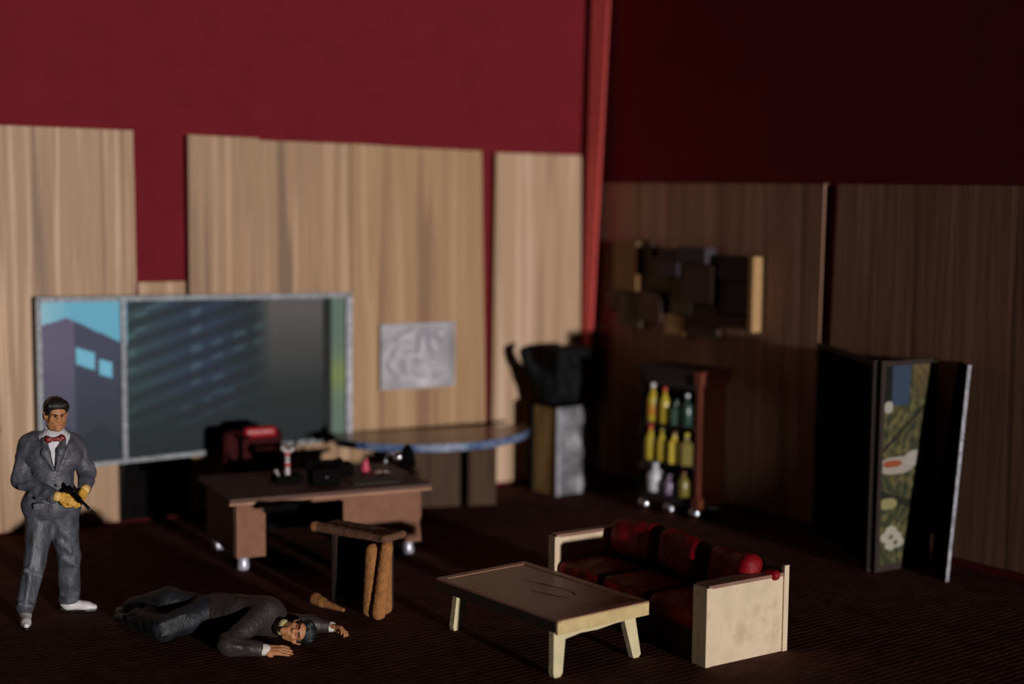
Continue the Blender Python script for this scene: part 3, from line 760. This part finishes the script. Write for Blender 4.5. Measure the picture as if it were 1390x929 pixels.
for i in range(3):
    xc = -SL + .12 + cw3 * (i + .5) + .05
    organic('back_cushion', [('b', (xc, .57, .55), (cw3 / 2 - .02, .095, .155), .08, (R(-10), R((-4, 3, -3)[i]), R((4, -5, -8)[i])))], .014, M['red_velvet'], so, k=.04, noise=folds(.012, 15, 40 + i, 6))
organic('bolster', [('c', (-.06, .63, .575), (.0, .64, .585), .045, .04)], .01, M['red_velvet'], so, k=.02, noise=folds(.005, 30, 9))

# ---------------------------------------------------------------- coffee table
ct = empty('coffee_table', (-.56, 11.55, 0), R(-51.5), 'low coffee table with a brown inset top and splayed cream legs', 'table')
TL, TW, TH = 1.44, .865, .405
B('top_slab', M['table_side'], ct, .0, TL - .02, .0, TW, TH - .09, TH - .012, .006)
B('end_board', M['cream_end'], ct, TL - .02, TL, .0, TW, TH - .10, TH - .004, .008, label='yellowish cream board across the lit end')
B('inset_panel', M['table_top'], ct, .06, TL - .06, .055, TW - .055, TH - .014, TH - .003, .002)
for a in ((.0, TL, .0, .055), (.0, TL, TW - .055, TW), (.0, .06, .055, TW - .055), (TL - .06, TL, .055, TW - .055)):
    B('rim', M['table_rim'], ct, a[0], a[1], a[2], a[3], TH - .012, TH + .004, .004)
for x0, y0, x1, y1 in ((.42, .52, .86, .60), (.70, .36, 1.02, .45), (.86, .60, 1.0, .55)):
    d = Vector((x1 - x0, y1 - y0, 0)); n_ = Vector((-d.y, d.x, 0)).normalized() * .006
    bm = bmesh.new(); prism(bm, [(x0, y0), ((x0 + x1) / 2 + n_.x, (y0 + y1) / 2 + n_.y), (x1, y1), ((x0 + x1) / 2 - n_.x, (y0 + y1) / 2 - n_.y)], TH - .004, TH - .001, 'z')
    build('crack', bm, M['seam'], ct)
def tleg(x, y, dx, dy):
    bm = bmesh.new(); hz = TH - .09
    prism(bm, [(y - .055, hz), (y + .055, hz), (y + .042 + dy, .02), (y + .02 + dy, 0), (y - .030 + dy, 0), (y - .04 + dy, .03)], x - .025, x + .025, 'x')
    for v in bm.verts: v.co.x += dx * (1 - v.co.z / hz)
    return build('leg', bm, M['cream_leg'], ct, .006)
tleg(TL - .06, .05, .02, -.03); tleg(TL - .06, TW - .16, .02, .06); tleg(.10, .165, -.02, -.04); tleg(.10, TW - .10, -.02, .05)
bm = bmesh.new(); prism(bm, [(.10, TH - .09), (.70, TH - .09), (.68, TH - .115), (.56, TH - .12), (.40, TH - .135), (.24, TH - .13), (.10, TH - .15)], TL - .055, TL - .035, 'x')
build('apron', bm, M['cream_leg'], ct)

# ================================================================== STANDING MAN
man = empty('person', (-3.57, 11.80, 0), R(16.7), 'standing man in a grey suit and red bow tie pointing a handgun down', 'person')
HC = Vector((.055, -.035, 1.60))
HM = Matrix.Translation(HC) @ Euler((R(3), 0, R(14))).to_matrix().to_4x4()       # chin down, turned to the picture's right
def head(P, k=1.0):
    """prims of a head; P maps head coordinates (x side, y back, z up; face looks to -y) to body coordinates; k scales radii"""
    c = lambda a, b, ra, rb: ('c', P(a), P(b), ra * k, rb * k)
    pr = [c((0, .022, .045), (0, -.018, .052), .078, .074), c((0, -.035, .03), (0, -.045, -.05), .056, .045), c((-.032, -.03, -.05), (.032, -.03, -.05), .038, .038),
          c((0, -.066, -.098), (0, -.056, -.07), .026, .034), c((-.045, .0, -.03), (-.035, -.03, -.085), .03, .025), c((.045, .0, -.03), (.035, -.03, -.085), .03, .025),
          c((0, -.082, .014), (0, -.104, -.022), .007, .011), c((-.010, -.092, -.026), (.010, -.092, -.026), .008, .008),                       # nose
          c((-.04, -.078, .028), (-.012, -.088, .024), .012, .011), c((.04, -.078, .028), (.012, -.088, .024), .012, .011),                   # brow ridge
          c((-.046, -.06, -.022), (-.034, -.068, -.03), .02, .018), c((.046, -.06, -.022), (.034, -.068, -.03), .02, .018),                   # cheekbones
          c((-.018, -.083, -.058), (.018, -.083, -.058), .006, .006), c((-.015, -.082, -.070), (.015, -.082, -.070), .007, .007),             # lips
          c((-.082, .012, .02), (-.078, .008, -.022), .014, .010), c((.082, .012, .02), (.078, .008, -.022), .014, .010)]                     # ears
    ct_ = [c((-.028, -.092, .006), (-.026, -.09, .005), .014, .014), c((.028, -.092, .006), (.026, -.09, .005), .014, .014), c((-.022, -.096, -.064), (.022, -.096, -.064), .0055, .0055)]
    return pr, ct_
PH = lambda p: tuple(HM @ Vector(p))
hp, hc = head(PH)
body = hp + [
    ('c', PH((0, .02, -.06)), (.03, .02, 1.42), .055, .058),                                     # neck
    ('c', (-.10, .02, 1.36), (.16, .03, 1.355), .085, .085), ('c', (.03, .0, 1.32), (.02, .01, 1.08), .135, .115), ('c', (.02, .01, 1.05), (.01, .01, .86), .115, .125),
    ('c', (-.15, .02, 1.36), (-.215, .0, 1.09), .055, .043), ('c', (-.215, .0, 1.09), (.04, -.24, 1.005), .043, .032),
    ('c', (.21, .03, 1.35), (.285, .04, 1.12), .055, .043), ('c', (.285, .04, 1.12), (.245, -.15, 1.02), .043, .032),
    ('c', (.04, -.24, 1.005), (.072, -.258, 1.0), .026, .024), ('c', (.245, -.15, 1.02), (.24, -.18, 1.01), .026, .022),
    ('c', (-.075, .0, .84), (-.125, -.05, .46), .09, .06), ('c', (-.125, -.05, .46), (-.205, -.12, .09), .058, .04), ('c', (-.205, -.12, .07), (-.21, -.24, .04), .035, .03),
    ('c', (.10, .02, .84), (.13, .02, .46), .09, .06), ('c', (.13, .02, .46), (.125, .11, .09), .058, .04), ('c', (.125, .11, .07), (.24, .09, .04), .035, .03)]
organic('body', body, .0085, M['skin'], man, k=.022, cut=hc, kc=.008)
man_h = folds(.006, 40, 2)
hairp = [('c', PH((0, .028, .055)), PH((0, -.016, .064)), .089, .084), ('c', PH((-.055, -.03, .062)), PH((.055, -.03, .062)), .040, .040), ('c', PH((-.07, .02, .01)), PH((-.06, .05, -.02)), .026, .03),
         ('c', PH((.07, .02, .01)), PH((.06, .05, -.02)), .026, .03), ('c', PH((0, .06, .0)), PH((0, .055, -.04)), .055, .045), ('c', PH((-.05, -.055, .085)), PH((.05, -.055, .085)), .035, .035)]
organic('hair', hairp, .008, M['hair'], man, k=.02, noise=folds(.003, 110, 4), cut=[('c', PH((-.055, -.10, .022)), PH((.055, -.10, .022)), .037, .037)])
for s in (-1, 1):
    bm = bmesh.new(); ball(bm, PH((s * .027, -.080, .005)), .0095, 12); build('eye', bm, M['brow'], man, smooth=True)
    organic('eyebrow', [('c', PH((s * .050, -.080, .024)), PH((s * .012, -.096, .019)), .0065, .0075)], .004, M['brow'], man, k=.01)
organic('mouth', [('c', PH((-.024, -.092, -.064)), PH((.024, -.092, -.064)), .0052, .0052)], .0035, M['skin_lip'], man, k=.01)
# shirt, bow tie
organic('shirt', [('c', (.035, -.01, 1.38), (.03, -.03, 1.16), .125, .118), ('c', (.03, .015, 1.42), (.042, -.005, 1.475), .078, .070), ('c', (-.03, .0, 1.36), (.10, .0, 1.36), .10, .10)], .010, M['shirt'], man, k=.03, noise=folds(.003, 60, 6),
        cut=[('c', (.045, -.03, 1.52), (.05, -.04, 1.6), .062, .075)])
organic('bow_tie', [('c', (.045, -.135, 1.425), (.095, -.122, 1.43), .012, .030), ('c', (.045, -.135, 1.425), (-.005, -.130, 1.425), .012, .030), ('e', (.045, -.142, 1.426), (.016, .014, .017))], .006, M['bow'], man, k=.008, noise=folds(.002, 90, 3))
for dx, dz in ((-.03, .008), (-.012, -.008), (.028, .01), (.05, -.006), (.066, .012), (-.018, .016)):
    bm = bmesh.new(); ball(bm, (.035 + dx, -.155 + abs(dx) * .12, 1.425 + dz), .0045, 8); build('tie_dot', bm, M['bow_dot'], man, smooth=True)
# jacket with a deep V
jk = [('c', (-.10, .02, 1.365), (.155, .03, 1.35), .105, .100), ('c', (.035, -.005, 1.32), (.025, .0, 1.10), .172, .150), ('c', (-.05, -.01, 1.28), (.12, -.01, 1.28), .135, .135),
      ('c', (.02, .0, 1.08), (.01, .0, .90), .150, .168), ('c', (-.07, .0, .93), (.10, .01, .92), .135, .135), ('c', (-.09, .0, .88), (.11, .01, .87), .125, .125),
      ('c', (-.15, .02, 1.36), (-.185, .01, 1.27), .083, .07), ('c', (.20, .03, 1.335), (.235, .035, 1.25), .078, .066)]
sleeve_l = [('c', (-.150, .02, 1.36), (-.214, .0, 1.10), .083, .068), ('c', (-.214, .0, 1.10), (.03, -.236, 1.005), .071, .054),
      ('c', (-.235, -.035, 1.20), (-.16, -.065, 1.16), .020, .016), ('c', (-.255, -.045, 1.13), (-.17, -.075, 1.13), .020, .014), ('c', (-.215, -.09, 1.06), (-.13, -.13, 1.08), .020, .014), ('c', (-.15, -.15, 1.005), (-.08, -.185, 1.05), .020, .014), ('c', (-.09, -.205, .985), (-.03, -.235, 1.03), .02, .014)]
sleeve_r = [('c', (.202, .03, 1.335), (.280, .04, 1.13), .078, .066), ('c', (.280, .04, 1.13), (.255, -.13, 1.03), .068, .054),
      ('c', (.322, -.0, 1.19), (.26, -.02, 1.17), .018, .014), ('c', (.322, -.0, 1.12), (.26, -.03, 1.11), .018, .014), ('c', (.31, -.06, 1.07), (.24, -.09, 1.09), .02, .015)]
def jacket_clip(X):
    hem = .80 + .01 * np.sin(X[..., 0] * 18) - X[..., 2]
    v = (X[..., 2] - 1.165) * .42 - np.abs(X[..., 0] - .045) * 1.0          # V opening: positive inside
    vv = np.minimum(v, -.02 - X[..., 1])
    collar = np.minimum(.075 - np.linalg.norm(X - np.array([.04, -.0, 1.50]), axis=-1), 1)
    return np.maximum(np.maximum(hem, vv), collar)
organic('jacket', jk, .0095, M['suit'], man, k=.035, noise=folds(.007, 30, 11, 6), clip=jacket_clip,
        cut=[('c', (.055, -.258, 1.0), (.13, -.31, .99), .040, .04), ('c', (.25, -.17, 1.02), (.22, -.23, 1.0), .042, .042), ('c', (.012, -.185, 1.16), (-.005, -.19, .80), .010, .014)])
organic('sleeve', sleeve_l, .0085, M['suit'], man, k=.034, noise=folds(.006, 34, 51, 6), cut=[('c', (.055, -.262, 1.0), (.13, -.31, .99), .040, .04)])
organic('sleeve', sleeve_r, .0085, M['suit'], man, k=.034, noise=folds(.006, 34, 52, 6), cut=[('c', (.25, -.17, 1.02), (.22, -.23, 1.0), .042, .042)])
organic('lapel', [('c', (.085, -.165, 1.34), (.05, -.178, 1.19), .030, .012), ('c', (.11, -.12, 1.42), (.088, -.165, 1.34), .02, .032)], .008, M['suit'], man, k=.02, noise=folds(.003, 50, 12))
organic('lapel', [('c', (-.025, -.160, 1.33), (.03, -.182, 1.19), .034, .012), ('c', (-.035, -.11, 1.42), (-.025, -.155, 1.33), .022, .036)], .008, M['suit'], man, k=.02, noise=folds(.003, 50, 13))
for x0, x1 in ((-.13, -.03), (.10, .18)):
    organic('pocket_flap', [('b', ((x0 + x1) / 2, -.150, .915), ((x1 - x0) / 2, .018, .028), .012, (0, 0, 0 if x0 < 0 else .3))], .008, M['suit'], man, k=.01)
bm = bmesh.new(); ball(bm, (.045, -.176, 1.075), .011, 10); build('button', bm, M['brow'], man, smooth=True)
# trousers
tr = [('c', (-.06, .01, .86), (.085, .02, .86), .138, .138), ('c', (-.075, .0, .80), (-.125, -.05, .46), .115, .085), ('c', (-.125, -.05, .46), (-.205, -.12, .13), .085, .070),
      ('c', (.095, .02, .80), (.13, .025, .46), .115, .088), ('c', (.13, .025, .46), (.125, .11, .12), .088, .083),
      ('c', (-.19, -.14, .42), (-.08, -.13, .36), .02, .012), ('c', (.07, -.06, .70), (.17, -.07, .62), .02, .014), ('c', (.06, -.06, .62), (.15, -.07, .52), .018, .012), ('c', (.08, -.05, .48), (.19, -.05, .40), .02, .014),
      ('c', (-.24, -.18, .17), (-.15, -.19, .15), .018, .014), ('c', (.07, .04, .17), (.19, .04, .16), .02, .016), ('c', (-.11, -.09, .70), (-.20, -.19, .14), .02, .014), ('c', (.13, -.075, .66), (.14, .03, .16), .018, .012)]
organic('trousers', tr, .010, M['trouser'], man, k=.022, noise=folds(.009, 26, 15, 6, (1, 1, .5)), clip=lambda X: .075 - X[..., 2])
# shoes
def shoe(p, ang):
    mt = Matrix.Translation(Vector(p)) @ Matrix.Rotation(ang, 4, 'Z')
    s = organic('shoe', [('c', (0, .02, .075), (0, .0, .055), .046, .046), ('c', (0, -.02, .06), (0, -.15, .042), .046, .034), ('c', (0, -.14, .04), (0, -.20, .034), .036, .024)], .0075, M['shoe'], man, k=.02, clip=lambda X: .018 - X[..., 2], mtx=mt)
    organic('sole', [('c', (0, .025, .012), (0, -.03, .012), .042, .04), ('c', (0, -.03, .012), (0, -.14, .012), .04, .046), ('c', (0, -.14, .012), (0, -.205, .012), .046, .026)], .0075, M['sole'], s, k=.015, clip=lambda X: np.maximum(-X[..., 2], X[..., 2] - .022), mtx=mt)
    return s
shoe((-.205, -.115, 0), R(4)); shoe((.120, .12, 0), R(78))
# gloves: palm, four bent fingers, thumb
def hand(P, spread=1.0, curl=1.0, r=.0105):
    """P maps hand coordinates (x across the palm, thumb at -x; y along the fingers; z out of the back of the hand)"""
    c = lambda a, b, ra, rb: ('c', P(a), P(b), ra, rb)
    pr = [c((-.022, .0, 0), (-.024, .065, 0), .021, .017), c((.0, -.0, 0), (.0, .07, .003), .022, .017), c((.022, .0, 0), (.024, .062, 0), .021, .016), c((0, -.04, 0), (0, 0, 0), .024, .025)]
    for i, (x, l) in enumerate(((-.033, .078), (-.011, .088), (.011, .083), (.033, .066))):
        a1, a2, a3 = .45 * curl, 1.15 * curl, 1.75 * curl
        p0 = Vector((x, .068, 0)); sp = (x * .12 * spread) / .03
        p1 = p0 + Vector((sp * .12, math.cos(a1), -math.sin(a1))) * l * .48
        p2 = p1 + Vector((0, math.cos(a2), -math.sin(a2))) * l * .33
        p3 = p2 + Vector((0, math.cos(a3), -math.sin(a3))) * l * .25
        pr += [c(tuple(p0), tuple(p1), r * 1.08, r), c(tuple(p1), tuple(p2), r, r * .93), c(tuple(p2), tuple(p3), r * .93, r * .8)]
    pr += [c((-.03, .0, -.008), (-.055, .035, -.024), .016, .0125), c((-.055, .035, -.024), (-.046, .075, -.036), .0125, .010)]
    return pr
def frame_of(origin, along, back):
    y = Vector(along).normalized(); z = Vector(back); z = (z - y * z.dot(y)).normalized(); x = y.cross(z)
    m_ = Matrix((x, y, z)).transposed().to_4x4(); m_.translation = Vector(origin); return m_
def mapper(m_, mirror=False, s=1.0):
    return lambda p: tuple(m_ @ (Vector(((-p[0] if mirror else p[0]), p[1], p[2])) * s))
GR = frame_of((.090, -.272, 1.0), (.95, -.25, -.22), (-.1, -.93, .35))
gl = organic('glove', hand(mapper(GR, True), 1, .95, .0135), .0055, M['glove'], man, k=.008)
bm = bmesh.new(); tube(bm, GR @ Vector((0, -.058, 0)), GR @ Vector((0, -.012, 0)), .043, .033, 18); build('glove_cuff', bm, M['glove_cuff'], gl, .004, smooth=True, label='pale rim of the glove')
GL = frame_of((.245, -.195, 1.012), (-.35, -.75, -.50), (.75, -.45, .2))
gl = organic('glove', hand(mapper(GL), 1, 1.0, .013), .0055, M['glove'], man, k=.008)
bm = bmesh.new(); tube(bm, GL @ Vector((0, -.058, 0)), GL @ Vector((0, -.012, 0)), .043, .033, 18); build('glove_cuff', bm, M['glove_cuff'], gl, .004, smooth=True, label='pale rim of the glove')

# handgun held between the gloves
gun = empty('handgun', (0, 0, 0), 0, 'black handgun held low in the yellow gloves of the standing man', 'gun')
gun_m = frame_of((.190, -.320, 1.01), (.62, -.46, -.62), (.35, -.45, .75))        # y runs along the barrel
gw = man.matrix_basis @ gun_m
gun.matrix_world = gw
def gpart(name, prims, m='gunmetal', h_=.004, **kw): return organic(name, prims, h_, M[m], gun, k=.006, **kw)
gpart('frame', [('b', (0, -.02, 0), (.013, .07, .024), .008), ('b', (0, -.07, .012), (.011, .035, .02), .006)])
bm = bmesh.new(); tube(bm, (0, .04, .008), (0, .185, .008), .0115); tube(bm, (0, .185, .008), (0, .20, .008), .0145); build('barrel', bm, M['gunmetal'], gun, smooth=True)
bm = bmesh.new(); tube(bm, (0, -.03, .002), (0, .03, .002), .024, .024, 16); build('cylinder', bm, M['gunmetal'], gun)
gpart('grip', [('c', (0, -.075, -.01), (0, -.115, -.10), .017, .021)])
bm = bmesh.new()
for i in range(10):
    a, b = math.pi * i / 10, math.pi * (i + 1) / 10
    tube(bm, (0, .02 - .045 * (1 - math.cos(a)) * .5 - .01, -.02 - .032 * math.sin(a)), (0, .02 - .045 * (1 - math.cos(b)) * .5 - .01, -.02 - .032 * math.sin(b)), .005, None, 8)
build('trigger_guard', bm, M['chrome'], gun, smooth=True, label='silver trigger guard')

# ================================================================== FALLEN MAN
FO = Vector((-2.0, 11.2, 0))
fm = empty('person', FO, 0, 'man in a dark jacket lying on the floor, face toward the viewer', 'person')
FHM = frame_of((.445, -.150, .125), (-.07, .93, -.36), (.97, .06, -.05))          # head: y to the back, z to the crown (right)
PF = lambda p: tuple(FHM @ Vector(p))
hp, hc = head(PF, 1.0)
HR = frame_of((.265, -.345, .045), (.93, .12, -.02), (.05, -.55, .9))
HL = frame_of((.665, .215, .055), (.80, -.50, .02), (.35, .35, .85))
fb = hp + [('c', PF((0, .03, -.07)), (.25, .0, .16), .055, .06),
    ('c', (.22, -.02, .24), (.26, .10, .11), .085, .08), ('c', (.18, .04, .18), (-.02, .10, .17), .125, .115), ('c', (-.02, .10, .17), (-.27, .20, .155), .11, .12),
    ('c', (.22, -.04, .25), (-.02, -.355, .075), .055, .045), ('c', (-.02, -.355, .075), (.235, -.345, .05), .043, .03),
    ('c', (.28, .12, .10), (.50, .22, .07), .055, .043), ('c', (.50, .22, .07), (.655, .215, .055), .043, .03),
    ('c', (-.27, .16, .18), (-.54, -.09, .12), .09, .062), ('c', (-.54, -.09, .12), (-.86, .30, .07), .06, .042),
    ('c', (-.27, .24, .12), (-.58, .28, .22), .09, .062), ('c', (-.58, .28, .22), (-.94, .46, .09), .06, .042)]

organic('body', fb, .0068, M['skin'], fm, k=.014, fine=hand(mapper(HR, True, 1.12), 1.5, .30, .0098) + hand(mapper(HL, False, 1.1), 1.4, .80, .0098), cut=hc, kc=.008, clip=lambda X: .004 - X[..., 2])
organic('hair', [('c', PF((0, .028, .055)), PF((0, -.010, .068)), .086, .080), ('c', PF((-.05, -.03, .075)), PF((.05, -.03, .075)), .04, .04), ('c', PF((-.07, .02, .0)), PF((-.06, .05, -.02)), .028, .03),
        ('c', PF((.07, .02, .01)), PF((.06, .05, -.02)), .026, .03), ('c', PF((0, .065, .0)), PF((0, .055, -.04)), .06, .05), ('c', PF((-.05, -.05, .092)), PF((.05, -.05, .092)), .034, .034)], .008, M['hair2'], fm, k=.02,
        noise=folds(.004, 90, 24), clip=lambda X: .004 - X[..., 2], cut=[('c', PF((-.055, -.10, .022)), PF((.055, -.10, .022)), .04, .04)])
for s in (-1, 1):
    organic('eyelid', [('c', PF((s * .036, -.083, .004)), PF((s * .018, -.087, .002)), .007, .007)], .004, M['skin_lip'], fm, k=.01)
    organic('eyebrow', [('c', PF((s * .046, -.086, .028)), PF((s * .012, -.097, .023)), .005, .006)], .004, M['brow'], fm, k=.01)
organic('mouth', [('c', PF((-.022, -.088, -.064)), PF((.022, -.088, -.064)), .0045, .0045)], .0035, M['skin_lip'], fm, k=.01)
organic('jacket', [('c', (.20, -.01, .24), (.25, .11, .11), .115, .105), ('c', (.18, .04, .18), (-.02, .10, .17), .158, .150), ('c', (-.02, .10, .17), (-.22, .19, .16), .150, .152),
        ('c', (.21, -.04, .255), (-.02, -.355, .085), .085, .072), ('c', (-.02, -.355, .08), (.20, -.350, .055), .074, .056),
        ('c', (.27, .12, .11), (.50, .22, .075), .08, .066), ('c', (.50, .22, .075), (.62, .218, .06), .066, .052),
        ('c', (.0, -.24, .17), (.12, -.20, .16), .022, .014), ('c', (-.06, -.33, .14), (.06, -.30, .14), .02, .014), ('c', (-.07, -.40, .09), (.05, -.43, .10), .02, .014), ('c', (.05, -.41, .08), (.13, -.42, .09), .018, .012), ('c', (.16, -.08, .30), (.0, .0, .32), .02, .014)],
        .010, M['jacket2'], fm, k=.035, noise=folds(.008, 26, 27, 6), clip=lambda X: .003 - X[..., 2], cut=[('c', PF((0, .0, -.03)), PF((0, .0, .06)), .11, .11), ('c', (.22, -.35, .05), (.32, -.34, .05), .042, .042)])
organic('shirt_collar', [('c', PF((.0, -.02, -.115)), PF((-.05, -.01, -.10)), .032, .034), ('c', PF((-.05, -.01, -.10)), PF((-.055, .03, -.085)), .034, .030)], .008, M['collar2'], fm, k=.02, label='cream shirt collar')
organic('shirt_cuff', [('c', (.205, -.350, .053), (.245, -.347, .05), .047, .042)], .007, M['cuff'], fm, k=.01, clip=lambda X: .003 - X[..., 2], label='white shirt cuff')
organic('shirt_cuff', [('c', (.62, .218, .058), (.655, .216, .056), .044, .040)], .007, M['cuff'], fm, k=.01, clip=lambda X: .003 - X[..., 2], label='white shirt cuff')
organic('trousers', [('c', (-.20, .18, .165), (-.30, .22, .15), .135, .135), ('c', (-.27, .15, .18), (-.54, -.09, .125), .115, .088), ('c', (-.54, -.09, .125), (-.83, .26, .09), .095, .08),
        ('c', (-.27, .24, .13), (-.58, .28, .21), .125, .125), ('c', (-.58, .28, .21), (-.90, .46, .11), .12, .09), ('c', (-.45, .12, .10), (-.72, .22, .10), .09, .09), ('c', (-.40, -.06, .22), (-.56, -.18, .18), .02, .014), ('c', (-.36, -.02, .14), (-.54, -.20, .10), .02, .014)],
        .011, M['trouser2'], fm, k=.022, noise=folds(.010, 24, 31, 6), clip=lambda X: .003 - X[..., 2])
for p, a in (((-.86, .30, .075), 2.2), ((-.94, .46, .08), 1.9)):
    d = Vector((math.cos(a), math.sin(a), 0)) * .17
    organic('shoe', [('c', (p[0], p[1], .07), (p[0] + d.x * .3 - .03, p[1] + d.y * .3, .06), .052, .05), ('c', (p[0] + d.x * .3 - .03, p[1] + d.y * .3, .06), (p[0] + d.x - .06, p[1] + d.y, .045), .048, .034)], .010, M['hair'], fm, k=.02, clip=lambda X: .003 - X[..., 2])
